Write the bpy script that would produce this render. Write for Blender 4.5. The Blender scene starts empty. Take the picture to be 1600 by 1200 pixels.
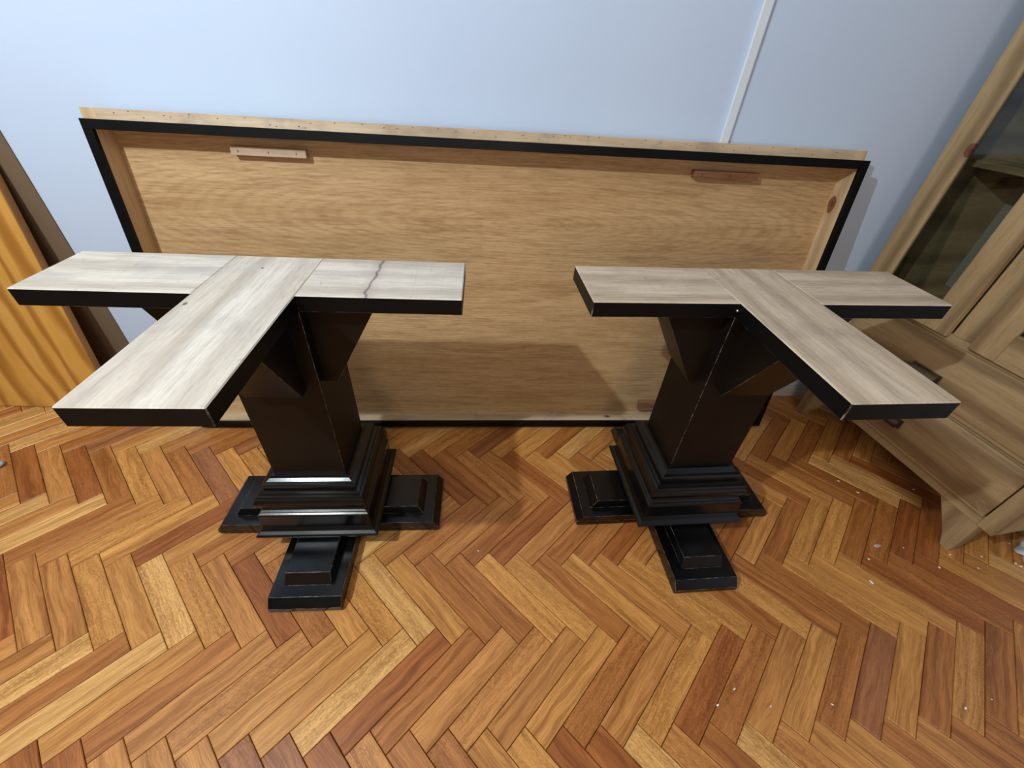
import bpy, bmesh, math, random
from mathutils import Vector, Matrix

random.seed(7)
S = 0.84                      # survey units -> metres
SC = bpy.context.scene
COL = SC.collection

# ------------------------------------------------------------------ camera
F_PX, PITCH, ROLL, YAW = 649.2185, 0.663591567, 0.070673902, 0.0772457395
CAM_H = 1.36007
cy, sy, cp, sp, cr, sr = (math.cos(YAW), math.sin(YAW), math.cos(PITCH), math.sin(PITCH), math.cos(ROLL), math.sin(ROLL))
fwd = Vector((sy * cp, cy * cp, -sp))
rt = Vector((cy, -sy, 0))
up = rt.cross(fwd)
r2 = cr * rt + sr * up
u2 = -sr * rt + cr * up
cam_d = bpy.data.cameras.new('camera')
cam = bpy.data.objects.new('camera', cam_d)
COL.objects.link(cam)
M = Matrix((r2, u2, -fwd)).transposed().to_4x4()
M.translation = Vector((0, 0, CAM_H * S))
cam.matrix_world = M
cam_d.sensor_fit = 'HORIZONTAL'
cam_d.sensor_width = 36.0
cam_d.lens = 36.0 * F_PX / 1600.0
cam_d.clip_start = 0.02
SC.camera = cam

# ------------------------------------------------------------------ colour management, world, lights
vs = SC.view_settings
vs.view_transform = 'Standard'
vs.look = 'None'
vs.gamma = 1.0
vs.use_curve_mapping = False
vs.exposure = 0.30

world = bpy.data.worlds.new('world')
SC.world = world
world.use_nodes = True
world.node_tree.nodes['Background'].inputs[0].default_value = (0.5, 0.45, 0.4, 1)
world.node_tree.nodes['Background'].inputs[1].default_value = 0.05


def lamp(name, kind, loc, power, color, size=0.05, target=None, **kw):
    d = bpy.data.lights.new(name, kind)
    d.energy = power
    d.color = color
    if kind == 'AREA':
        d.shape = 'DISK'
        d.size = size
    else:
        d.shadow_soft_size = size
    for k, v in kw.items():
        setattr(d, k, v)
    o = bpy.data.objects.new(name, d)
    COL.objects.link(o)
    o.location = loc
    if target is not None:
        o.rotation_euler = (Vector(target) - Vector(loc)).to_track_quat('-Z', 'Y').to_euler()
    return o


# the bright white lamp up left, found from the shadows of both bases and of the leaning top
lamp('key_lamp', 'POINT', (-1.387 * S, -0.25 * S, 2.468 * S), 96.0, (0.84, 0.94, 1.0), 0.022)
# added weak warm fill from high up, no fixture seen there
lamp('warm_fill', 'AREA', (0.2, -0.7, 2.5), 1.0, (1.0, 0.84, 0.68), 0.40, target=(0.5, 1.3, 0.6))
# added fill behind the camera, aimed level to brighten the back wall
lamp('level_fill', 'AREA', (0.15, -1.9, 1.30), 12.0, (1.0, 0.89, 0.80), 0.9, target=(0.9, 1.4, 1.30))

# ------------------------------------------------------------------ helpers


def setp(o, label=None, cat=None, group=None, kind=None):
    if label:
        o['label'] = label
    if cat:
        o['category'] = cat
    if group:
        o['group'] = group
    if kind:
        o['kind'] = kind
    return o


def empty(name, mat=None, loc=None, rotz=0.0, label=None, cat=None, group=None):
    o = bpy.data.objects.new(name, None)
    o.empty_display_size = 0.05
    COL.objects.link(o)
    if mat is not None:
        o.matrix_world = mat
    else:
        o.location = loc
        o.rotation_euler = (0, 0, rotz)
    return setp(o, label, cat, group)


def obj(name, bm, mats, parent=None, smooth=False, label=None):
    me = bpy.data.meshes.new(name)
    bmesh.ops.recalc_face_normals(bm, faces=bm.faces[:])
    if smooth:
        for f in bm.faces:
            f.smooth = True
    bm.to_mesh(me)
    bm.free()
    if not isinstance(mats, (list, tuple)):
        mats = [mats]
    for m in mats:
        me.materials.append(m)
    o = bpy.data.objects.new(name, me)
    COL.objects.link(o)
    if parent is not None:
        o.parent = parent
    if label:
        o['label'] = label
    return o


def add_box(bm, x0, x1, y0, y1, z0, z1, bev=0.0, seg=1, mi=0, bmi=None):
    t = bmesh.new()
    bmesh.ops.create_cube(t, size=1.0)
    for v in t.verts:
        v.co = Vector(((x0 + x1) / 2 + v.co.x * (x1 - x0), (y0 + y1) / 2 + v.co.y * (y1 - y0), (z0 + z1) / 2 + v.co.z * (z1 - z0)))
    if bev > 0:
        bmesh.ops.bevel(t, geom=t.edges[:], offset=bev, segments=seg, affect='EDGES', profile=0.5)
    for f in t.faces:
        f.material_index = mi
        f.normal_update()
        if bmi is not None and max(abs(c) for c in f.normal) < .98:
            f.material_index = bmi
    me = bpy.data.meshes.new('tmp')
    t.to_mesh(me)
    t.free()
    bm.from_mesh(me)
    bpy.data.meshes.remove(me)


def box(x0, x1, y0, y1, z0, z1, bev=0.0, seg=1, bmi=None):
    bm = bmesh.new()
    add_box(bm, x0, x1, y0, y1, z0, z1, bev, seg, 0, bmi)
    return bm


def add_loft(bm, rings, cap=True):
    """rings: list of equally long vertex loops"""
    vs_ = [[bm.verts.new(p) for p in r] for r in rings]
    n = len(rings[0])
    for a, b in zip(vs_[:-1], vs_[1:]):
        for i in range(n):
            bm.faces.new((a[i], a[(i + 1) % n], b[(i + 1) % n], b[i]))
    if cap:
        bm.faces.new(vs_[0][::-1])
        bm.faces.new(vs_[-1])


def rect(x0, x1, y0, y1, z):
    return [(x0, y0, z), (x1, y0, z), (x1, y1, z), (x0, y1, z)]


def add_prism(bm, pts, d0, d1, axis='x', bev=0.0, bmi=-1):
    """extrude a 2D outline: axis x -> outline in (y,z); axis y -> outline in (x,z)"""
    t = bmesh.new()
    def P(p, d):
        return (d, p[0], p[1]) if axis == 'x' else (p[0], d, p[1])
    a = [t.verts.new(P(p, d0)) for p in pts]
    b = [t.verts.new(P(p, d1)) for p in pts]
    n = len(pts)
    t.faces.new(a)
    t.faces.new(b[::-1])
    for i in range(n):
        t.faces.new((a[i], b[i], b[(i + 1) % n], a[(i + 1) % n]))
    bmesh.ops.recalc_face_normals(t, faces=t.faces[:])
    if bev > 0:
        bmesh.ops.bevel(t, geom=t.edges[:], offset=bev, segments=1, affect='EDGES', material=bmi)
    me = bpy.data.meshes.new('tmp')
    t.to_mesh(me)
    t.free()
    bm.from_mesh(me)
    bpy.data.meshes.remove(me)


# ------------------------------------------------------------------ materials


def srgb(r, g, b):
    def f(c):
        c /= 255.0
        return c / 12.92 if c <= 0.04045 else ((c + 0.055) / 1.055) ** 2.4
    return (f(r), f(g), f(b), 1.0)


class NT:
    def __init__(self, name):
        self.m = bpy.data.materials.new(name)
        self.m.use_nodes = True
        self.t = self.m.node_tree
        self.n = self.t.nodes
        self.b = self.n['Principled BSDF']

    def node(self, typ, **kw):
        n = self.n.new(typ)
        for k, v in kw.items():
            if k.startswith('in_'):
                key = k[3:]
                n.inputs[int(key) if key.isdigit() else key].default_value = v
            else:
                setattr(n, k, v)
        return n

    def link(self, a, b):
        self.t.links.new(a, b)

    def noise(self, vec, scale, detail=3.0, rough=0.5, dist=0.0):
        n = self.node('ShaderNodeTexNoise')
        n.inputs['Scale'].default_value = scale
        n.inputs['Detail'].default_value = detail
        n.inputs['Roughness'].default_value = rough
        n.inputs['Distortion'].default_value = dist
        if vec is not None:
            self.link(vec, n.inputs['Vector'])
        return n.outputs['Fac']

    def mapping(self, vec, scale, loc=(0, 0, 0), rot=(0, 0, 0)):
        n = self.node('ShaderNodeMapping')
        n.inputs['Scale'].default_value = scale
        n.inputs['Location'].default_value = loc
        n.inputs['Rotation'].default_value = rot
        self.link(vec, n.inputs['Vector'])
        return n.outputs['Vector']

    def ramp(self, fac, stops):
        n = self.node('ShaderNodeValToRGB')
        e = n.color_ramp.elements
        while len(e) < len(stops):
            e.new(0.5)
        for el, (p, c) in zip(e, stops):
            el.position = p
            el.color = c
        self.link(fac, n.inputs['Fac'])
        return n.outputs['Color']

    def mix(self, fac, a, b, mode='MIX'):
        n = self.node('ShaderNodeMix', data_type='RGBA', blend_type=mode)
        for s, v in ((n.inputs[0], fac), (n.inputs[6], a), (n.inputs[7], b)):
            if hasattr(v, 'is_output'):
                self.link(v, s)
            else:
                s.default_value = v
        return n.outputs[2]

    def math(self, op, a, b=0.0, clamp=False):
        n = self.node('ShaderNodeMath', operation=op, use_clamp=clamp)
        for s, v in ((n.inputs[0], a), (n.inputs[1], b)):
            if hasattr(v, 'is_output'):
                self.link(v, s)
            else:
                s.default_value = v
        return n.outputs[0]

    def bump(self, h, strength, dist=0.001):
        n = self.node('ShaderNodeBump')
        n.inputs['Strength'].default_value = strength
        n.inputs['Distance'].default_value = dist
        self.link(h, n.inputs['Height'])
        self.link(n.outputs['Normal'], self.b.inputs['Normal'])


def wood(name, light, mid, dark, axis='x', rough=0.6, spec=0.3, ring=9.0, ringamt=0.45, fine=0.35, stretch=9.0,
         loc=(0, 0, 0), blotch=None, knots=False, stain=None, oval=None, warp=.12, specks=False, knot_at=()):
    """long-grained wood: everything is stretched along one local axis"""
    t = NT(name)
    co = t.node('ShaderNodeTexCoord').outputs['Object']
    sc = {'x': (1 / stretch, 1, 1), 'y': (1, 1 / stretch, 1), 'z': (1, 1, 1 / stretch)}[axis]
    v = t.mapping(co, sc, loc)
    sep0 = t.node('ShaderNodeSeparateXYZ')
    t.link(t.mapping(co, (1, 1, 1), loc), sep0.inputs[0])
    cross = [k for k in 'XYZ' if k.lower() != axis]
    if oval is None:
        base_d = t.math('ADD', sep0.outputs[cross[0]], t.math('MULTIPLY', sep0.outputs[cross[1]], 0.8))
        base_d = t.math('ADD', base_d, t.math('MULTIPLY', sep0.outputs[axis.upper()], 0.012))
    else:
        ox_, oz_, el = oval
        dx_ = t.math('MULTIPLY', t.math('SUBTRACT', sep0.outputs[axis.upper()], ox_), 1.0 / el)
        dz_ = t.math('SUBTRACT', sep0.outputs[cross[1]], oz_)
        base_d = t.math('SQRT', t.math('ADD', t.math('MULTIPLY', dx_, dx_), t.math('MULTIPLY', dz_, dz_)))
    wv = t.mapping(co, {'x': (.28, 1, 1), 'y': (1, .28, 1), 'z': (1, 1, .28)}[axis], loc)
    base_d = t.math('ADD', base_d, t.math('MULTIPLY', t.noise(wv, 5.0, 3.0, 0.45), warp))
    ringf = t.math('ADD', t.math('MULTIPLY', t.math('SINE', t.math('MULTIPLY', base_d, ring * 12.0)), 0.5), 0.5)
    f2 = t.noise(t.mapping(co, tuple(s * 1.0 if s == 1 else s * 0.35 for s in sc), loc), 180.0, 3.0, 0.6)
    f3 = t.noise(t.mapping(co, tuple(1.0 if s == 1 else .06 for s in sc), loc), 420.0, 2.0, 0.7)
    f4 = t.noise(t.mapping(co, tuple(1.0 if s == 1 else .12 for s in sc), (1.3, 2.2, .7)), 75.0, 4.0, 0.65)
    base = t.ramp(t.noise(v, 11.0, 4.0, 0.55, 0.6), [(0.30, mid), (0.68, light)])
    c = t.mix(t.math('MULTIPLY', t.ramp_f(ringf, 0.40, 1.0), ringamt), base, dark)
    c = t.mix(t.math('MULTIPLY', t.ramp_f(f2, 0.48, 0.72), fine), c, dark)
    c = t.mix(t.math('MULTIPLY', t.ramp_f(f3, 0.50, 0.66), fine * .8), c, dark)
    c = t.mix(t.math('MULTIPLY', t.ramp_f(f4, 0.52, 0.70), fine * .9), c, dark)
    c = t.mix(t.math('MULTIPLY', t.ramp_f(f4, 0.46, 0.32), fine * .9), c, light)
    if blotch is not None:
        b = t.noise(t.mapping(co, (1, 1, 1), (3.1, 1.7, 0.3)), 7.0, 4.0, 0.6, 0.8)
        c = t.mix(t.math('MULTIPLY', t.ramp_f(b, 0.50, 0.68), blotch[1]), c, blotch[0])
    if specks:
        vo = t.node('ShaderNodeTexVoronoi')
        vo.inputs['Scale'].default_value = 9.0
        t.link(t.mapping(co, tuple(.6 if q_ != 1 else 1.0 for q_ in sc), loc), vo.inputs['Vector'])
        spk = t.math('MULTIPLY', t.ramp_f(vo.outputs['Distance'], 0.040, 0.020), t.ramp_f(t.noise(co, 3.0, 1.0), .46, .5))
        c = t.mix(t.math('MULTIPLY', spk, .85), c, srgb(70, 58, 52))
        scr = t.noise(t.mapping(co, (30, 2.2, 1) if axis == 'x' else (30, 1.1, 1), (.3, .1, 0), (0, 0, .35)), 1.4, 2.0, .4)
        c = t.mix(t.math('MULTIPLY', t.ramp_f(t.math('ABSOLUTE', t.math('SUBTRACT', scr, .5)), .004, .0), .35), c, srgb(120, 112, 108))
    for kx, ky, kz, rx, ry, rz in knot_at:
        kv = t.mapping(co, (1 / rx, 1 / ry, 1 / rz), (-kx / rx, -ky / ry, -kz / rz))
        ln = t.node('ShaderNodeVectorMath', operation='LENGTH')
        t.link(kv, ln.inputs[0])
        kd = t.math('ADD', ln.outputs['Value'], t.math('MULTIPLY', t.math('SUBTRACT', t.noise(co, 60.0, 2.0), .5), .5))
        c = t.mix(t.math('MULTIPLY', t.ramp_f(kd, 2.1, 1.0), .35), c, dark)
        c = t.mix(t.math('MULTIPLY', t.ramp_f(kd, 1.08, .92), .85), c, srgb(112, 58, 38))
        c = t.mix(t.math('MULTIPLY', t.ramp_f(kd, .5, .2), .5), c, srgb(70, 34, 24))
    if knots:
        vo = t.node('ShaderNodeTexVoronoi')
        vo.inputs['Scale'].default_value = 3.2
        ks = tuple(0.45 if s != 1 else 1.0 for s in sc)
        t.link(t.mapping(co, ks, loc), vo.inputs['Vector'])
        k = t.ramp_f(vo.outputs['Distance'], 0.085, 0.03)
        c = t.mix(t.math('MULTIPLY', k, 0.75), c, srgb(92, 48, 30))
    if stain is not None:
        sep = t.node('ShaderNodeSeparateXYZ')
        t.link(co, sep.inputs[0])
        wob = t.math('MULTIPLY', t.math('SUBTRACT', t.noise(co, 16.0, 2.0), 0.5), 0.035)
        slope = t.math('MULTIPLY', sep.outputs['Y'], stain[1])
        d = t.math('ABSOLUTE', t.math('ADD', t.math('ADD', t.math('SUBTRACT', sep.outputs['X'], stain[0]), wob), slope))
        k = t.ramp_f(d, stain[2], 0.0)
        halo = t.math('MULTIPLY', t.ramp_f(d, stain[2] * 6, 0.0), 0.30)
        c = t.mix(halo, c, srgb(150, 125, 122))
        c = t.mix(t.math('MULTIPLY', k, 0.75), c, srgb(62, 50, 54))
    t.link(c, t.b.inputs['Base Color'])
    t.b.inputs['Roughness'].default_value = rough
    t.b.inputs['Specular IOR Level'].default_value = spec
    t.bump(f2, 0.25, 0.0006)
    return t.m


def _ramp_f(self, fac, a, b):
    n = self.node('ShaderNodeMapRange')
    n.inputs['From Min'].default_value = a
    n.inputs['From Max'].default_value = b
    self.link(fac, n.inputs['Value'])
    return n.outputs['Result']


NT.ramp_f = _ramp_f


def black_paint(name, warm=0.0, rough=0.34, spec=0.5):
    t = NT(name)
    co = t.node('ShaderNodeTexCoord').outputs['Object']
    n = t.noise(co, 9.0, 4.0, 0.6)
    c = t.ramp(n, [(0.35, (0.0018 + warm * .004, 0.0018 + warm * .0018, 0.0020, 1)), (0.75, (0.0045 + warm * .005, 0.0046 + warm * .002, 0.0055, 1))])
    sc = t.noise(t.mapping(co, (1, 1, 1)), 70.0, 6.0, 0.75)
    c = t.mix(t.math('MULTIPLY', t.ramp_f(sc, 0.76, 0.80), 0.30), c, srgb(150, 145, 140))
    t.link(c, t.b.inputs['Base Color'])
    t.link(t.math('ADD', t.math('MULTIPLY', t.noise(co, 6.0, 3.0), 0.22), rough - 0.11), t.b.inputs['Roughness'])
    t.b.inputs['Specular IOR Level'].default_value = spec
    t.bump(t.noise(co, 120.0, 3.0), 0.10, 0.0008)
    return t.m


def plain(name, col, rough=0.5, spec=0.5, metal=0.0, var=0.0, bump=0.0, bscale=80.0):
    t = NT(name)
    co = t.node('ShaderNodeTexCoord').outputs['Object']
    n = t.noise(co, 5.0, 4.0)
    lo = tuple(c * (1 - var) for c in col[:3]) + (1,)
    t.link(t.ramp(n, [(0.3, lo), (0.7, col)]), t.b.inputs['Base Color'])
    t.b.inputs['Roughness'].default_value = rough
    t.b.inputs['Specular IOR Level'].default_value = spec
    t.b.inputs['Metallic'].default_value = metal
    if bump > 0:
        t.bump(t.noise(co, bscale, 3.0), bump, 0.002)
    return t.m


def slat_material(name, joined):
    t = NT(name)
    uv = t.node('ShaderNodeTexCoord').outputs['UV']
    if joined:
        col = t.node('ShaderNodeAttribute', attribute_name='tone').outputs['Color']
        rnd = t.node('ShaderNodeNewGeometry').outputs['Random Per Island']
    else:
        oi = t.node('ShaderNodeObjectInfo')
        col, rnd = oi.outputs['Color'], oi.outputs['Random']
    off = t.node('ShaderNodeCombineXYZ')
    t.link(t.math('MULTIPLY', rnd, 37.0), off.inputs[0])
    t.link(t.math('MULTIPLY', rnd, 91.0), off.inputs[1])
    t.link(t.math('MULTIPLY', rnd, 13.0), off.inputs[2])
    add = t.node('ShaderNodeVectorMath', operation='ADD')
    t.link(uv, add.inputs[0])
    t.link(off.outputs[0], add.inputs[1])
    P = add.outputs[0]
    warpn = t.noise(t.mapping(P, (7, 22, 1)), 1.0, 2.0)
    sepw = t.node('ShaderNodeCombineXYZ')
    t.link(t.math('MULTIPLY', warpn, 0.035), sepw.inputs[1])
    add2 = t.node('ShaderNodeVectorMath', operation='ADD')
    t.link(P, add2.inputs[0])
    t.link(sepw.outputs[0], add2.inputs[1])
    Q = add2.outputs[0]
    broad = t.noise(t.mapping(Q, (2.5, 60, 1)), 1.0, 3.0, 0.55)          # broad streaks along the slat
    fine = t.noise(t.mapping(Q, (14, 420, 1)), 1.0, 3.0, 0.65)            # pores
    curl = t.noise(t.mapping(P, (60, 130, 1)), 1.0, 3.0, 0.6, 2.5)        # interlocked figure, only on some slats
    light = t.mix(1.0, col, (1.38, 1.45, 1.52, 1), 'MULTIPLY')
    dark = t.mix(1.0, col, (0.54, 0.42, 0.32, 1), 'MULTIPLY')
    c = t.mix(t.ramp_f(broad, 0.34, 0.68), dark, light)
    c = t.mix(0.22, c, col)
    c = t.mix(t.math('MULTIPLY', t.ramp_f(fine, 0.48, 0.66), 0.55), c, dark)
    c = t.mix(t.math('MULTIPLY', t.ramp_f(t.noise(t.mapping(Q, (5, 210, 1)), 1.0, 3.0, 0.6), 0.52, 0.66), 0.45), c, light)
    has = t.ramp_f(t.math('FRACT', t.math('MULTIPLY', rnd, 17.31)), 0.55, 0.75)
    c = t.mix(t.math('MULTIPLY', t.math('MULTIPLY', t.ramp_f(curl, 0.50, 0.62), has), 0.45), c, light)
    c = t.mix(t.math('MULTIPLY', t.math('MULTIPLY', t.ramp_f(curl, 0.46, 0.36), has), 0.45), c, dark)
    fl = t.noise(t.mapping(P, (26, 150, 1)), 1.0, 4.0, 0.7, 0.6)
    c = t.mix(t.math('MULTIPLY', t.ramp_f(fl, 0.54, 0.68), 0.40), c, light)
    c = t.mix(t.math('MULTIPLY', t.ramp_f(fl, 0.45, 0.32), 0.40), c, dark)
    t.link(c, t.b.inputs['Base Color'])
    t.link(t.math('ADD', t.math('MULTIPLY', broad, 0.15), 0.30), t.b.inputs['Roughness'])
    t.b.inputs['Specular IOR Level'].default_value = 0.5
    t.bump(t.math('ADD', fine, t.math('MULTIPLY', fl, 0.8)), 0.35, 0.0006)
    return t.m


def wall_material(name):
    t = NT(name)
    co = t.node('ShaderNodeTexCoord').outputs['Object']
    t.link(t.ramp(t.noise(co, 1.4, 2.0), [(0.35, srgb(197, 214, 240)), (0.7, srgb(201, 219, 243))]), t.b.inputs['Base Color'])
    t.b.inputs['Roughness'].default_value = 0.75
    t.b.inputs['Specular IOR Level'].default_value = 0.25
    t.bump(t.noise(co, 160.0, 3.0), 0.16, 0.002)
    return t.m


M_wall = wall_material('pale_blue_wall_paint')
M_dim = plain('dimmed_wall_grey', srgb(112, 109, 104), .85, .2)  # unseen left and front walls, darkened to cut the bounce light
M_ceil = plain('white_ceiling_paint', srgb(190, 182, 170), 0.9, 0.2)
M_white = plain('white_gloss_trim', srgb(222, 232, 242), 0.4, 0.5)
M_base = plain('white_baseboard_paint', srgb(205, 205, 205), 0.5, 0.4, var=.1)
M_sub = plain('dark_joint_filler', (0.018, 0.009, 0.004, 1), 0.9, 0.1)
M_slat = slat_material('oiled_hardwood_slat', False)
M_slatj = slat_material('oiled_hardwood_slat_joined', True)
M_black = black_paint('black_satin_paint', 0.0, 0.45, 0.16)
M_gloss = black_paint('black_gloss_paint', 0.0, 0.24, 0.50)
M_blackw = black_paint('black_satin_paint_column', 1.0, 0.40, 0.20)
t = NT('worn_black_edge')
co = t.node('ShaderNodeTexCoord').outputs['Object']
t.link(t.mix(t.ramp_f(t.noise(co, 45.0, 4.0, 0.7), 0.46, 0.60), (0.004, 0.004, 0.005, 1), srgb(125, 118, 110)), t.b.inputs['Base Color'])
t.b.inputs['Roughness'].default_value = 0.5
M_worn = t.m
PL_, PM_, PD_ = srgb(224, 215, 203), srgb(200, 188, 172), srgb(142, 124, 110)
GR_ = srgb(140, 138, 140)
M_rawx = wood('sanded_pine_across', PL_, PM_, PD_, 'x', 0.65, 0.25, ring=7, ringamt=.25, fine=.30, blotch=(GR_, .30), specks=True)
M_rawy = wood('sanded_pine_stem', PL_, PM_, PD_, 'y', 0.65, 0.25, ring=7, ringamt=.30, fine=.30, blotch=(GR_, .25), loc=(.4, .2, 0), specks=True)
M_rawst = wood('sanded_pine_stained', PL_, PM_, PD_, 'x', 0.65, 0.25, ring=7, ringamt=.25, fine=.30, blotch=(GR_, .25), stain=(.217, .03, .0038), specks=True)
WL_, WM_, WD_ = srgb(222, 203, 180), srgb(197, 177, 151), srgb(134, 110, 90)
M_rawx2 = wood('sanded_pine_tan_across', WL_, WM_, WD_, 'x', 0.65, 0.25, ring=7, ringamt=.30, fine=.35, blotch=(srgb(150, 135, 120), .35), specks=True)
M_rawy2 = wood('sanded_pine_tan_stem', WL_, WM_, WD_, 'y', 0.65, 0.25, ring=7, ringamt=.35, fine=.35, blotch=(srgb(130, 118, 112), .40), loc=(.9, .1, 0), specks=True)
M_ply = wood('veneer_underside', srgb(208, 174, 128), srgb(188, 152, 106), srgb(138, 102, 64), 'x', 0.6, 0.3, ring=60, ringamt=.17, fine=.50, stretch=10, oval=(1.17, .74, 7.0), warp=.05)
M_rail = wood('raw_pine_rail', srgb(222, 200, 172), srgb(202, 177, 145), srgb(152, 120, 90), 'x', 0.6, 0.3, ring=8, ringamt=.3, fine=.25, blotch=(srgb(120, 108, 98), .35), knots=True, knot_at=[(1.533, .038, .023, .011, .007, .02)])
M_railz = wood('raw_pine_side_rail', srgb(224, 198, 160), srgb(205, 174, 132), srgb(156, 118, 82), 'z', 0.6, 0.3, ring=8, ringamt=.4, fine=.25, knots=True)
M_railzk = wood('raw_pine_side_rail_with_knot', srgb(224, 198, 160), srgb(205, 174, 132), srgb(156, 118, 82), 'z', 0.6, 0.3, ring=8, ringamt=.4, fine=.25, knot_at=[(2.144, .057, .838, .02, .016, .025)])
M_cleat1 = wood('pale_cleat_wood', srgb(215, 190, 165), srgb(195, 168, 142), srgb(150, 120, 98), 'x', 0.7, 0.2)
M_cleat2 = wood('reddish_cleat_wood', srgb(165, 118, 85), srgb(138, 95, 68), srgb(90, 58, 40), 'x', 0.7, 0.2)
M_pine = wood('varnished_yellow_pine', srgb(222, 168, 84), srgb(206, 150, 66), srgb(156, 98, 34), 'z', 0.4, 0.4, ring=7.5, ringamt=.8, fine=.06, stretch=6, loc=(.2, 0, .3), warp=.22)
M_pineedge = wood('pine_board_edge', srgb(190, 140, 80), srgb(168, 118, 64), srgb(120, 78, 42), 'z', 0.6, 0.3, ring=14)
M_mdf = plain('brown_board', srgb(120, 100, 80), 0.8, 0.2, var=.08)
CL_, CM_, CD_ = srgb(186, 161, 122), srgb(166, 140, 102), srgb(112, 86, 58)
M_cabz = wood('waxed_pine_upright', CL_, CM_, CD_, 'z', 0.55, 0.3, ring=6, ringamt=.62, fine=.24, stretch=6)
M_cabzk = wood('waxed_pine_upright_with_knot', CL_, CM_, CD_, 'z', 0.55, 0.3, ring=6, ringamt=.62, fine=.24, stretch=6, knot_at=[(.080, -.018, 1.011, .012, .03, .017)])
M_cabx = wood('waxed_pine_level', CL_, CM_, CD_, 'x', 0.55, 0.3, ring=6, ringamt=.70, fine=.24, stretch=6, loc=(.3, .5, .1))
M_caby = wood('waxed_pine_side', CL_, CM_, CD_, 'y', 0.55, 0.3, ring=6, ringamt=.62, fine=.24, stretch=6)
M_pull = plain('dark_bronze', srgb(112, 98, 76), 0.38, 0.5, metal=0.8, var=.3)
M_fleck = plain('white_crumb', srgb(252, 250, 246), 0.6, 0.4)
M_paper = plain('crumpled_paper', srgb(225, 230, 236), 0.8, 0.2, var=.1, bump=.5, bscale=30)
M_nail = plain('nail_head', srgb(60, 52, 46), 0.4, 0.5, metal=.6)
M_plast = plain('pale_plastic', srgb(170, 180, 200), 0.35, 0.5)
M_scrap = plain('greyish_plastic', srgb(192, 178, 172), 0.4, 0.5)

t = NT('cabinet_glass')
out = t.n['Material Output']
gl = t.node('ShaderNodeBsdfGlossy')
gl.inputs['Roughness'].default_value = 0.02
tr = t.node('ShaderNodeBsdfTransparent')
tr.inputs['Color'].default_value = (0.90, 0.94, 0.92, 1)
fr = t.node('ShaderNodeFresnel')
fr.inputs['IOR'].default_value = 1.5
mx = t.node('ShaderNodeMixShader')
t.link(fr.outputs[0], mx.inputs[0])
t.link(tr.outputs[0], mx.inputs[1])
t.link(gl.outputs[0], mx.inputs[2])
t.link(mx.outputs[0], out.inputs['Surface'])
M_glass = t.m

# ------------------------------------------------------------------ room shell
WR = 0.012                                   # the back wall turns a little against the slat rows
WN = Vector((-math.sin(WR), math.cos(WR), 0))
WX = Vector((math.cos(WR), math.sin(WR), 0))
WP = Vector((1.6 * S, 1.70 * S, 0))          # a point on the wall face


def wall_pt(x, dy=0.0, z=0.0):
    """point on the wall face at world x, moved dy into the room"""
    k = (x - WP.x) / WX.x
    p = WP + WX * k - WN * dy
    return Vector((p.x, p.y, z))


def oriented(name, origin, ax, ay, bm, mat, **kw):
    o = obj(name, bm, mat)
    m = Matrix((ax, ay, Vector((0, 0, 1)))).transposed().to_4x4()
    m.translation = origin
    o.matrix_world = m
    setp(o, **kw)
    return o


XL, XR, YF, HC = -2.3, 2.05, -2.3, 2.6
w0 = wall_pt(0)
oriented('wall_back', w0, WX, WN, box(XL - .1, XR + .1, 0, .12, 0, HC), M_wall, kind='structure')
oriented('wall_right', Vector((XR, 0, 0)), Vector((1, 0, 0)), Vector((0, 1, 0)), box(0, .12, YF, 1.43, 0, HC), M_wall, kind='structure')
oriented('wall_left', Vector((XL, 0, 0)), Vector((1, 0, 0)), Vector((0, 1, 0)), box(-.12, 0, YF, 1.38, 0, HC), M_dim, kind='structure')
oriented('wall_front', Vector((0, YF, 0)), Vector((1, 0, 0)), Vector((0, 1, 0)), box(XL - .1, XR + .1, -.12, 0, 0, HC), M_dim, kind='structure')
setp(obj('ceiling', box(XL - .1, XR + .1, YF - .1, 1.6, HC, HC + .1), M_ceil), kind='structure')

# white trunking strip that runs up the wall
bm = bmesh.new()
add_box(bm, .813 * S, .845 * S, -.011, 0, .055, HC, .0025, 2)
oriented('trim_1', w0, WX, WN, bm, M_white, kind='structure')

# baseboard along the back wall
bm = bmesh.new()
prof = [(0, 0), (-.012, 0), (-.012, .036), (-.009, .040), (-.009, .043), (-.011, .045), (-.007, .052), (0, .054)]
add_prism(bm, [(y, z) for y, z in prof], XL, XR - .002, 'x')
oriented('baseboard_back', w0, WX, WN, bm, M_base, kind='structure')

# ------------------------------------------------------------------ herringbone floor, slat by slat
PU = 0.099 * S                                # pitch along a row (slat width times root two)
Q = 2.432251687
OX, OY = 1.31571394 * S, -0.29747327 * S
W_ = PU / math.sqrt(2)                        # slat width
L_ = 2 * Q * W_                               # slat length
TH = 0.010
floor = setp(obj('floor', box(XL, XR, YF, 1.6, -.05, -TH + .001), M_sub), kind='structure')


def slat_shape(length, width):
    """one slat: long axis x, origin at its centre, top at z = 0 with an eased edge"""
    g, b = 0.0007, 0.0013
    hx, hy = length / 2 - g, width / 2 - g
    rings = [rect(-hx, hx, -hy, hy, -TH), rect(-hx, hx, -hy, hy, -b), rect(-hx + b, hx - b, -hy + b, hy - b, 0)]
    return rings


def slat_mesh():
    bm = bmesh.new()
    add_loft(bm, slat_shape(L_, W_))
    bmesh.ops.recalc_face_normals(bm, faces=bm.faces[:])
    uvl = bm.loops.layers.uv.new('UVMap')
    for f in bm.faces:
        for l in f.loops:
            l[uvl].uv = (l.vert.co.x, l.vert.co.y)
    me = bpy.data.meshes.new('floor_slat')
    bm.to_mesh(me)
    bm.free()
    me.materials.append(M_slat)
    return me


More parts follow.
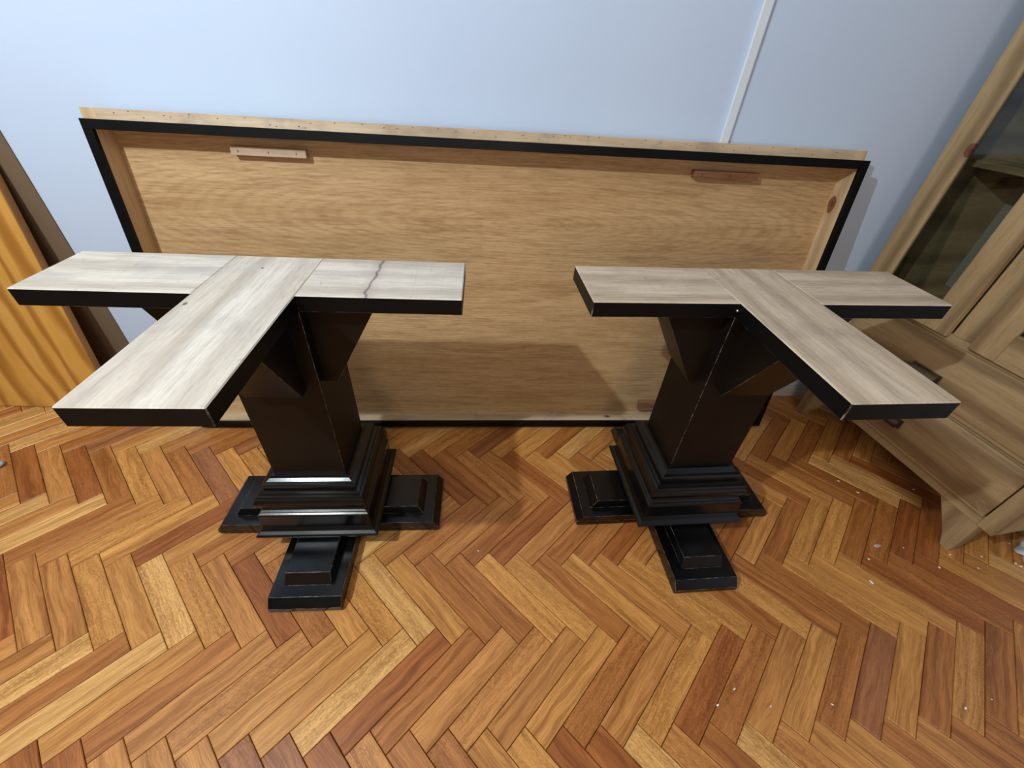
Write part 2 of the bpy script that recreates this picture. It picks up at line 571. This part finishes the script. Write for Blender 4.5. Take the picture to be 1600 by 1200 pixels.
TONES = {'L': (216, 163, 96), 'H': (204, 143, 75), 'T': (193, 131, 70), 'B': (177, 113, 57), 'R': (165, 98, 48), 'P': (160, 102, 62)}
PAL = [srgb(*TONES[k]) for k in 'LLHHHHHTTTTTTBBBBBRP']
# tones read off the photograph, slat by slat: picture point -> tone
SEEN = """432,1170P 510,1175R 572,1172T 635,1172B 702,1170B 762,1165H 815,1165H 887,1165R 950,1165R 1010,1155L 1077,1165T 1130,1155B
40,1180R 100,1177R 170,1170T 237,1172T 305,1175T 375,1170P 19,1050T 62,1040L 100,1075B 150,1087L 212,1075H 250,1100B 300,1100T 337,1112H 375,1112L
437,1025T 462,1062H 512,1075H 550,1087L 612,1087R 662,1087B 712,1075T 762,1075B 815,1062T 862,1062T 925,1075B 1000,1062T 1050,1075H 1100,1075R
1137,1075B 1182,1087T 1237,1025T 1262,1062H 1312,1037B 1367,1050P 1417,1062H 1467,1062B 1517,1062H 1562,1050B 7,950R 42,960T 92,950T 150,950H
200,950H 262,950L 312,937H 350,937T 437,987R 490,982B 550,987H 587,962H 640,962L 687,962H 750,962L 750,912B 837,962H 887,962H 937,962T 987,950L
1025,937T 1075,950H 1125,950H 1175,937B 1225,945H 1250,932B 1287,925B 1325,937H 1387,937H 1425,937H 1450,925R 1487,920B 1537,912H 37,800L 75,810L
125,815B 175,815T 237,802H 275,802H 312,815R 12,740B 37,740R 82,740T 125,745R 170,740B 212,740H 250,735T 292,735B 332,735P 362,727H 25,680T
37,695L 630,717B 665,720R 712,747B 750,740T 795,747T 850,727H 882,720H 687,812T 720,835B 760,825T 812,830R 850,830T 887,847B 925,860B 957,860R
625,902H 670,905B 720,910B 775,905H 825,910H 875,902B 932,900H 1156,815R 1187,815T 1219,827B 1256,827H 1297,827H 1337,827B 1372,827B 1412,827R 1444,827R"""


def project(p):
    d = Vector(p) - Vector((0, 0, CAM_H * S))
    z = d.dot(fwd)
    if z < 0.05:
        return None
    return 800 + F_PX * d.dot(r2) / z, 600 - F_PX * d.dot(u2) / z, z


cands = []
for j in range(-16, 9):
    off = (Q - 2.5) if j % 2 else 0.5
    for i in range(-60, 80):
        x, y = i + off, j * Q
        if j % 2:
            c = (x + .25 - Q / 2, y - .25 - Q / 2); ang = math.pi / 4
        else:
            c = (x - .25 + Q / 2, y - .25 - Q / 2); ang = -math.pi / 4
        X, Y = c[0] * PU - OX, c[1] * PU - OY
        if X < XL - .1 or X > XR + .1 or Y < YF - .1 or Y > 1.62:
            continue
        cands.append((X, Y, ang, i, j))
# size in the picture decides which ones are parts of their own
rank = []
for c in cands:
    X, Y, ang, i, j = c
    d = Vector((math.cos(ang), math.sin(ang), 0)) * L_ / 2
    e = Vector((-math.sin(ang), math.cos(ang), 0)) * W_ / 2
    ctr = Vector((X, Y, 0))
    pr = [project(ctr + a * d + b * e) for a, b in ((1, 1), (1, -1), (-1, -1), (-1, 1))]
    vis = all(p is not None for p in pr) and max(p[0] for p in pr) > 0 and min(p[0] for p in pr) < 1600 and min(p[1] for p in pr) < 1200
    wall_y = wall_pt(X).y
    cross = max((ctr + a * d + b * e).y - wall_pt((ctr + a * d + b * e).x).y for a, b in ((1, 1), (1, -1), (-1, -1), (-1, 1)))
    outx = max(abs(X - (XL + XR) / 2) + L_ / 2 - (XR - XL) / 2, YF + L_ / 2 - Y)
    rank.append((pr[0][2] if vis else 99, c, cross > -.001, cross, outx > 0))

seen_tone = {}
for item in SEEN.split():
    px, py = item[:-1].split(',')
    d = fwd + (float(px) - 800) / F_PX * r2 - (float(py) - 600) / F_PX * u2
    k = -CAM_H * S / d.z
    gx, gy = d.x * k, d.y * k
    for X, Y, ang, i, j in cands:
        lx = (gx - X) * math.cos(ang) + (gy - Y) * math.sin(ang)
        ly = -(gx - X) * math.sin(ang) + (gy - Y) * math.cos(ang)
        if abs(lx) < L_ / 2 and abs(ly) < W_ / 2:
            seen_tone[(i, j)] = srgb(*TONES[item[-1]])

sm = slat_mesh()
rank.sort(key=lambda r: r[0])
count = 0
joined = []
tone_rng = random.Random(11)
for dist, c, crosses, cr_amt, outside in rank:
    X, Y, ang, i, j = c
    tone = seen_tone.get((i, j), tone_rng.choice(PAL))
    k = tone_rng.uniform(.94, 1.06)
    tone = (tone[0] * k, tone[1] * k, tone[2] * k, 1)
    if dist < 99 and not outside and count < 300 and (not crosses or Y < wall_pt(X).y):
        me_ = sm
        if crosses:
            t_ = bmesh.new()
            t_.from_mesh(sm)
            mw = Matrix.Translation((X, Y, 0)) @ Matrix.Rotation(ang, 4, 'Z')
            inv = mw.inverted()
            bmesh.ops.bisect_plane(t_, geom=t_.verts[:] + t_.edges[:] + t_.faces[:], plane_co=inv @ (WP - WN * .001), plane_no=inv.to_3x3() @ WN, clear_outer=True)
            me_ = bpy.data.meshes.new('floor_slat')
            t_.to_mesh(me_)
            t_.free()
            me_.materials.append(M_slat)
        o = bpy.data.objects.new('floor_slat', me_)
        COL.objects.link(o)
        o.parent = floor
        o.location = (X, Y, tone_rng.uniform(-.0004, .0002))
        o.rotation_euler = (0, 0, ang)
        o.color = tone
        count += 1
    else:
        joined.append((X, Y, ang, tone))

# the other slats: trimmed against the walls, one mesh
bm = bmesh.new()
uvl = bm.loops.layers.uv.new('UVMap')
tl = bm.loops.layers.float_color.new('tone')
for X, Y, ang, tone in joined:
    t_ = bmesh.new()
    add_loft(t_, slat_shape(L_, W_))
    u_ = t_.loops.layers.uv.new('UVMap')
    for f in t_.faces:
        for l in f.loops:
            l[u_].uv = (l.vert.co.x, l.vert.co.y)
    bmesh.ops.transform(t_, matrix=Matrix.Translation((X, Y, 0)) @ Matrix.Rotation(ang, 4, 'Z'), verts=t_.verts[:])
    for co_, no_ in ((WP - WN * .001, WN), (Vector((XL, 0, 0)), Vector((-1, 0, 0))), (Vector((XR, 0, 0)), Vector((1, 0, 0))), (Vector((0, YF, 0)), Vector((0, -1, 0)))):
        if t_.verts:
            bmesh.ops.bisect_plane(t_, geom=t_.verts[:] + t_.edges[:] + t_.faces[:], plane_co=co_, plane_no=no_, clear_outer=True)
    if not t_.faces:
        t_.free()
        continue
    vm = {v: bm.verts.new(v.co) for v in t_.verts}
    for f in t_.faces:
        try:
            nf = bm.faces.new([vm[v] for v in f.verts])
        except ValueError:
            continue
        for l0, l1 in zip(f.loops, nf.loops):
            l1[uvl].uv = l0[u_].uv
            l1[tl] = tone
    t_.free()
me = bpy.data.meshes.new('distant_floor_slats')
bmesh.ops.recalc_face_normals(bm, faces=bm.faces[:])
bm.to_mesh(me)
bm.free()
me.materials.append(M_slatj)
o = bpy.data.objects.new('distant_floor_slats', me)
COL.objects.link(o)
o.parent = floor
o['kind'] = 'stuff'
print('slats as parts', count, 'joined', len(joined))

# ------------------------------------------------------------------ the two table bases
G = S
H, A, AW, ST, TK = .921 * G, .955 * G, .216 * G, .483 * G, .041 * G
C_, ZB = .107 * G, .306 * G


def face_slots(bm, mi_top=1):
    for f in bm.faces:
        f.normal_update()
        f.material_index = mi_top if f.normal.z > 0.3 else (0 if max(abs(c) for c in f.normal) > .98 else 2)


def plank(x0, x1, y0, y1):
    bm = box(x0, x1, y0, y1, H - TK, H, .0018, 1)
    face_slots(bm)
    return bm


def table_base(loc, rot, raw_x, raw_y, raw_x_right, label):
    root = empty('pedestal', loc=(loc[0] * G, loc[1] * G, 0), rotz=rot, label=label, cat='pedestal')
    hb = AW / 2
    obj('top_arm', plank(-A / 2, -hb, -hb, hb), [M_black, raw_x, M_worn], root)
    obj('top_arm', plank(hb, A / 2, -hb, hb), [M_black, raw_x_right, M_worn], root)
    obj('top_stem', plank(-hb, hb, -ST, hb), [M_black, raw_y, M_worn], root)
    # column
    obj('column', box(-C_, C_, -C_, C_, ZB - .01, H - TK, .0009, 1, 1), [M_blackw, M_worn], root)
    # stepped plinth moulding: half width, height
    prof = [(.100, .085), (.186, .097), (.190, .100), (.191, .107), (.187, .112), (.178, .118), (.1725, .128), (.170, .132),
            (.170, .186), (.168, .192), (.163, .195), (.163, .199), (.157, .203), (.154, .210), (.154, .218), (.159, .224), (.166, .232),
            (.168, .240), (.166, .248), (.161, .255), (.160, .262), (.157, .266), (.150, .268), (.149, .274), (.137, .277),
            (.136, .286), (.140, .289), (.140, .297), (.136, .301), (.127, .304), (.118, .310), (.114, .317), (.100, .317)]
    bm = bmesh.new()
    add_loft(bm, [rect(-h * G, h * G, -h * G, h * G, z * G) for h, z in prof])
    obj('plinth_moulding', bm, M_gloss, root)
    # four feet, each a bevelled slab with a bevelled block on it
    for q in range(4):
        R = Matrix.Rotation(q * math.pi / 2, 4, 'Z')
        hw, F, z1, f1 = .107, .379, .050, .357
        bm = bmesh.new()
        rings = []
        for w_, f_, z_ in ((hw, F - .006, 0), (hw, F, .006), (hw, F, .022), (hw, f1, z1)):
            rings.append([(-w_ * G, -f_ * G, z_ * G), (w_ * G, -f_ * G, z_ * G), (w_ * G, -.10 * G, z_ * G), (-w_ * G, -.10 * G, z_ * G)])
        add_loft(bm, rings)
        bmesh.ops.transform(bm, matrix=R, verts=bm.verts[:])
        bmesh.ops.bevel(bm, geom=[e for e in bm.edges], offset=.0006, segments=1, affect='EDGES', material=1)
        foot = obj('foot', bm, [M_gloss, M_worn], root)
        bm = bmesh.new()
        rings = []
        for w_, f_, z_ in ((.070, .322, .048), (.070, .322, .052), (.0665, .301, .088)):
            rings.append([(-w_ * G, -f_ * G, z_ * G), (w_ * G, -f_ * G, z_ * G), (w_ * G, -.11 * G, z_ * G), (-w_ * G, -.11 * G, z_ * G)])
        add_loft(bm, rings)
        bmesh.ops.transform(bm, matrix=R, verts=bm.verts[:])
        bmesh.ops.bevel(bm, geom=[e for e in bm.edges], offset=.0006, segments=1, affect='EDGES', material=1)
        obj('foot_block', bm, [M_gloss, M_worn], foot)
    # three sloped brackets under the arms
    for q in (0, 1, 3):
        R = Matrix.Rotation(q * math.pi / 2, 4, 'Z')
        bm = bmesh.new()
        zt = .921 - .041
        pts = [(-.106, .651), (-.139, .651), (-.272, zt), (-.106, zt)]
        add_prism(bm, [(a * G, b * G) for a, b in pts], -.070 * G, .070 * G, 'x', .0006, 1)
        bmesh.ops.transform(bm, matrix=R, verts=bm.verts[:])
        obj('bracket', bm, [M_blackw, M_worn], root)
    return root


base_l = table_base((-.540, .965), .021, M_rawx, M_rawy, M_rawst,
                    'black table pedestal with whitish bare T-shaped top, the left one, nearer the pine board')
base_r = table_base((.718, 1.014), .054, M_rawx2, M_rawy2, M_rawx2,
                    'black table pedestal with tan bare T-shaped top, the right one, beside the cabinet')
# screw heads at the inner corner of the right-hand base
bm = bmesh.new()
for x, y, z, r in ((-.1115, -.111, .902, .0035),):
    bmesh.ops.create_icosphere(bm, subdivisions=2, radius=r, matrix=Matrix.Translation((x * G, y * G, z * G)))
obj('screw_head', bm, plain('bright_screw', srgb(200, 200, 200), .3, .5, 1.0), base_r, True, 'shiny screw head')

# ------------------------------------------------------------------ table top leaning on the wall, underside out
x0, y0, pr_, PLn, PW, al = -1.2416, 1.3601, .0273, 2.5798, 1.1466, .1405
pm, pd, pD, e1, e2 = .0275, .0879, .0293, .0021, .0125
hy = Vector((-math.sin(pr_), math.cos(pr_), 0))
ex = Vector((math.cos(pr_), math.sin(pr_), 0))
eu = math.cos(al) * Vector((0, 0, 1)) + math.sin(al) * hy
ew = math.cos(al) * hy - math.sin(al) * Vector((0, 0, 1))
m = Matrix((ex, ew, eu)).transposed().to_4x4()
m.translation = Vector((x0 * G, y0 * G, .0095))
top = empty('leaning_tabletop', mat=m, label='long table top leaning on its side against the wall, veneered underside and black rim showing', cat='table top')
L0, W0 = PLn * G, PW * G
a, b_, d_ = pm * G, .015 * G, pd * G
bk = d_ + .010
obj('underside_panel', box(a - .004, L0 - a + .004, d_, d_ + .010, a - .004, W0 - a + .004), M_ply, top)
# black facing strips
bv = .0008
obj('black_facing', box(0, L0, 0, b_, W0 - a, W0, bv), M_black, top)
obj('black_facing', box(0, L0, 0, b_, 0, a, bv), M_black, top)
obj('black_facing', box(0, a, 0, b_, a, W0 - a, bv), M_black, top)
obj('black_facing', box(L0 - a, L0, 0, b_, a, W0 - a, bv), M_black, top)
# raw pine rails behind them
zt = W0 + pD * G
xa, xb = e1 * G, L0 - e2 * G
obj('rail', box(xa + .036, xb - .036, b_, bk, W0 - a, zt, .0008), M_rail, top)
obj('rail', box(a, L0 - a, b_, bk, .0040, a, .0008), M_rail, top)
bm = bmesh.new()
add_box(bm, xa, a, b_, bk, .0040, W0 - a, .0008)
add_box(bm, xa, xa + .036, b_, bk, W0 - a, zt, .0008)
obj('side_rail', bm, M_railz, top)
bm = bmesh.new()
add_box(bm, L0 - a, xb, b_, bk, .0040, W0 - a, .0008)
add_box(bm, xb - .036, xb, b_, bk, W0 - a, zt, .0008)
obj('side_rail', bm, M_railzk, top)
# nail holes along the raw top strip
bm = bmesh.new()
rg = random.Random(3)
u = .08
while u < L0 - .08:
    v = W0 + pD * G * rg.choice((.3, .6, .65, .8))
    if rg.random() < .35:
        add_box(bm, u + .016, u + .0185, b_ - .0006, b_ + .001, v - .003, v - .0015)
    add_box(bm, u, u + .0035, b_ - .0006, b_ + .001, v, v + .0015)
    u += rg.uniform(.03, .075)
obj('nail_marks', bm, M_nail, top)['kind'] = 'stuff'
# glued-on wood blocks


def cleat(u0, u1, v0, v1, th, mat, nails, label):
    bm = box(u0 * G, u1 * G, d_ - th * G, d_, v0 * G, v1 * G, .001)
    c = obj('cleat', bm, mat, top, label=label)
    for f in nails:
        uu = (u0 + (u1 - u0) * f) * G
        vv = (v0 * .5 + v1 * .5) * G
        obj('nail_head', box(uu - .0008, uu + .0008, d_ - th * G - .0006, d_ - th * G + .001, vv - .004, vv + .002), M_nail, c)


cleat(.388, .628, 1.065, 1.091, .030, M_cleat1, (.10, .50, .87), 'pale wood block with three nails')
cleat(1.979, 2.222, 1.064, 1.089, .030, M_cleat2, (.12, .55, .80), 'reddish brown wood block')
cleat(1.980, 2.222, .048, .098, .022, M_cleat2, (.15, .8), 'reddish brown wood block by the lower rail')

# ------------------------------------------------------------------ boards at the left
o = obj('brown_board', box(0, .62, 0, .004, 0, 1.30, .0005), M_mdf)
o.matrix_world = Matrix.Translation(wall_pt(-1.630 * G - .62, .0048, .001)) @ Matrix.Rotation(WR, 4, 'Z')
setp(o, 'thin brown sheet standing flat against the wall behind the yellow pine board', 'board')
lean = math.radians(7.2)
bmp = bmesh.new()
add_box(bmp, -.72, 0, 0, .026, 0, .86, .0015)
for f in bmp.faces:
    f.normal_update()
    f.material_index = 1 if f.normal.x > .7 or f.normal.z > .7 else 0
o = obj('pine_board', bmp, [M_pine, M_pineedge])
o.matrix_world = Matrix.Translation((-1.690 * G, 1.484 * G, .0035)) @ Matrix.Rotation(-lean, 4, 'X')
setp(o, 'wide yellow varnished pine board leaning at the left edge of the photo', 'board')

# ------------------------------------------------------------------ cabinet on the right
ca = math.radians(9)
cn = Vector((math.cos(ca), math.sin(ca), 0))
ce = Vector((math.sin(ca), -math.cos(ca), 0))
m = Matrix((ce, cn, Vector((0, 0, 1)))).transposed().to_4x4()
org = cn * 1.829 + ce * (-1.345)
m.translation = Vector((org.x * G, org.y * G, 0))
cab = empty('cabinet', mat=m, label='tall brown pine cabinet with glazed doors over two drawers, at the right edge', cat='cabinet')
CWd, CDp, CZ0, CZ1 = .885 * G, .44 * G, .163 * G, 1.95 * G
s = lambda v: (v + 1.345) * G                # along the front, from the wall end
Z = lambda v: v * G
PT = .020                                     # board thickness
# carcass
obj('end_board', box(0, PT, .022, CDp, CZ0, CZ1), M_caby, cab)
obj('bottom_board', box(PT, CWd - PT, .022, CDp, CZ0, CZ0 + PT), M_caby, cab)
obj('middle_board', box(PT, CWd - PT, .022, CDp - .012, Z(.652), Z(.652) + PT), M_caby, cab)
obj('cabinet_top', box(-.01, CWd + .01, -.02, CDp, CZ1, CZ1 + .025, .004), M_caby, cab)
obj('back_panel', box(PT, CWd - PT, CDp - .012, CDp, CZ0 + PT, CZ1), plain('grey_back_panel', srgb(135, 136, 130), .8, .2), cab)
for xa_, xb_, za_ in ((0, s(-1.300), CZ0), (s(-.508), CWd, CZ0), (s(-.950), s(-.879), Z(.672))):
    obj('face_stile', box(xa_, xb_, 0, .022, za_, CZ1, .0015), M_cabz, cab)
for z0_, z1_ in ((.163, .206), (.419, .437), (.640, .672), (1.90, 1.95)):
    obj('face_rail', box(s(-1.300), s(-.508), .001, .022, Z(z0_), Z(z1_), .0012), M_cabx, cab)
# near side: stiles, rails and raised panels
xs0, xs1 = CWd - .020, CWd
for ya_, yb_ in ((.022, .075), (CDp - .055, CDp)):
    obj('side_stile', box(xs0, xs1, ya_, yb_, CZ0, CZ1, .0015), M_cabz, cab)
for z0_, z1_ in ((.163, .235), (.62, .70), (1.86, 1.95)):
    obj('side_rail', box(xs0, xs1, .075, CDp - .055, Z(z0_), Z(z1_), .0015), M_caby, cab)
for z0_, z1_ in ((.235, .62), (.70, 1.86)):
    bm = bmesh.new()
    y0_, y1_ = .075, CDp - .055
    add_loft(bm, [[(xx, ya, za), (xx, yb, za), (xx, yb, zb), (xx, ya, zb)] for xx, ya, yb, za, zb in
                  ((CWd - .016, y0_, y1_, Z(z0_), Z(z1_)), (CWd - .012, y0_, y1_, Z(z0_), Z(z1_)),
                   (CWd - .004, y0_ + .035, y1_ - .035, Z(z0_) + .035, Z(z1_) - .035))])
    obj('side_panel', bm, M_cabz, cab)
# shelves
obj('shelf', box(PT, CWd - PT, .075, CDp - .012, Z(1.150), Z(1.172), .001), M_cabx, cab)
obj('shelf', box(PT, CWd - PT, .075, CDp - .012, Z(1.55), Z(1.572), .001), M_cabx, cab)


def door(a0, a1, z0_, z1_, st):
    t0, t1 = -.019, -.001
    x0_, x1_, za, zb = s(a0), s(a1), Z(z0_), Z(z1_)
    w = st * G
    d = obj('door', box(x0_, x0_ + w, t0, t1, za, zb, .003, 2), M_cabzk, cab)
    obj('door_stile', box(x1_ - w, x1_, t0, t1, za, zb, .003, 2), M_cabz, d)
    obj('door_rail', box(x0_ + w, x1_ - w, t0 + .0005, t1, za, za + .100 * G, .001), M_cabx, d)
    obj('door_rail', box(x0_ + w, x1_ - w, t0 + .0005, t1, zb - .100 * G, zb, .001), M_cabx, d)
    obj('glass_pane', box(x0_ + w - .004, x1_ - w + .004, -.011, -.008, za + .096 * G, zb - .096 * G), M_glass, d)
    return d


door(-1.333, -.953, .662, 1.895, .083)
door(-.876, -.496, .662, 1.895, .083)


def drawer(z0_, z1_, hz, hs):
    x0_, x1_, za, zb = s(-1.297), s(-.510), Z(z0_), Z(z1_)
    bm = bmesh.new()
    rings = []
    for yy, ins in ((-.001, 0), (-.009, 0), (-.0125, .003), (-.013, .012), (-.0165, .017), (-.019, .026), (-.020, .034)):
        rings.append([(x0_ + ins, yy, za + ins), (x1_ - ins, yy, za + ins), (x1_ - ins, yy, zb - ins), (x0_ + ins, yy, zb - ins)])
    add_loft(bm, rings)
    d = obj('drawer', bm, M_cabx, cab)
    # bin pull: back plate, hooded cup and the little end studs
    hx0, hx1 = s(hs) - .046, s(hs) + .046
    zc = Z(hz)
    bm = bmesh.new()
    add_box(bm, hx0, hx1, -.0225, -.0195, zc - .017, zc + .017, .001)
    add_box(bm, hx0 + .006, hx1 - .006, -.0245, -.0222, zc - .012, zc + .012, .0008)
    cup = []
    for k in range(7):
        a_ = math.pi * k / 6 * .62
        cup.append((-.0225 - .020 * math.sin(a_), zc + .014 - .024 * (1 - math.cos(a_)) * .75))
    outer = cup
    inner = [(y_ + .0022, z_ - .001) for y_, z_ in cup][::-1]
    inner[-1] = (outer[0][0] + .001, outer[0][1] - .0025)
    t_ = bmesh.new()
    add_prism(bm, [(y_, z_) for y_, z_ in outer + inner], hx0 + .004, hx1 - .004, 'x')
    t_.free()
    for xx in (hx0 + .004, hx1 - .0055):
        pts = outer + [(outer[0][0], outer[-1][1])]
        add_prism(bm, [(y_, z_) for y_, z_ in pts], xx, xx + .0015, 'x')
    for xx in (hx0, hx1):
        bmesh.ops.create_icosphere(bm, subdivisions=2, radius=.004, matrix=Matrix.Translation((xx, -.022, zc - .010)))
    obj('handle', bm, M_pull, d, label='dark metal cup pull')
    return d


drawer(.205, .422, .300, -.925)
drawer(.434, .646, .520, -.925)


def leg(outer, inner, yy0, yy1):
    """front-view tapered leg: straight outer edge, curved inner edge"""
    sg = 1 if inner > outer else -1
    pts = [(outer, CZ0), (outer, 0), (outer + sg * .026, 0)]
    for k in range(1, 7):
        f = k / 6
        pts.append((outer + sg * (.026 + (abs(inner - outer) - .026) * f ** 1.12), .006 + (CZ0 - .006) * f))
    bm = bmesh.new()
    add_prism(bm, [(x_, z_) for x_, z_ in pts], yy0, yy1, 'y', .001)
    obj('leg', bm, M_cabz, cab)


leg(s(-.500), s(-.640), .006, .050)
leg(s(-1.300), s(-1.165), .006, .050)
leg(s(-.500), s(-.640), CDp - .050, CDp - .006)
leg(s(-1.300), s(-1.165), CDp - .050, CDp - .006)

# ------------------------------------------------------------------ litter on the floor
rg = random.Random(5)


def crumple(name, x, y, rx, ry, h, mat, label, cat, seed, sub=3, rot=0.0, group=None, amp=.35):
    bm = bmesh.new()
    bmesh.ops.create_icosphere(bm, subdivisions=sub, radius=1.0)
    r_ = random.Random(seed)
    ph = [(r_.uniform(1.5, 5), r_.uniform(1.5, 5), r_.uniform(1.5, 5), r_.uniform(0, 6)) for _ in range(6)]
    for v in bm.verts:
        n = sum(math.sin(a_ * v.co.x + b2 * v.co.y + c2 * v.co.z + d2) for a_, b2, c2, d2 in ph) / 6
        v.co *= 1 + amp * n
        v.co = Vector((v.co.x * rx, v.co.y * ry, max(v.co.z, -.75) * h))
    mz = min(v.co.z for v in bm.verts)
    for v in bm.verts:
        v.co.z -= mz
    o = obj(name, bm, mat, smooth=sub > 1)
    o.location = (x, y, .0004)
    o.rotation_euler = (0, 0, rot)
    return setp(o, label, cat, group)


crumple('crumpled_tissue', 2.046 * G, .768 * G, .054, .031, .020, M_paper, 'crumpled white tissue on the floor under the near end of the cabinet', 'tissue', 2, 4, .6)
crumple('plastic_scrap', 1.473 * G, .802 * G, .013, .0060, .0018, M_scrap, 'small torn piece of pale plastic on the floor before the cabinet leg', 'scrap', 8, 3, .1, amp=.6)
crumple('plastic_piece', -1.905 * G, 1.135 * G, .034, .020, .014, M_plast, 'rounded pale blue tip of an object on the floor at the left edge', 'plastic piece', 4, 3, .15, amp=.1)
flecks = [(1340, 770, 2.6), (1310, 752, 2.2), (1427, 765, 2.0), (1467, 887, 2.8), (1361, 910, 3.2), (1484, 867, 2.0), (1533, 870, 2.2), (1528, 888, 1.6),
          (1586, 881, 3.2), (1594, 885, 3.0), (1147, 1077, 1.8), (1121, 1102, 1.8), (1508, 1107, 2.2), (1549, 1093, 1.6), (1204, 1104, 1.8),
          (1300, 1101, 1.6), (747, 861, 1.6), (1357, 874, 2.2), (1411, 856, 1.4), (1577, 850, 1.4)]


def floor_at(px, py):
    d = fwd + (px - 800) / F_PX * r2 - (py - 600) / F_PX * u2
    k = -CAM_H / d.z
    return d.x * k * G, d.y * k * G


for n_, (px, py, r_) in enumerate(flecks):
    fx, fy = floor_at(px, py)
    crumple('white_crumb', fx, fy, r_ * .0016 * rg.uniform(.9, 1.5), r_ * .0011, r_ * .0007, M_fleck,
            'tiny white crumb lying on the herringbone floor', 'crumb', 50 + n_, 1, rg.uniform(0, 3), 'white crumbs scattered on the floor')
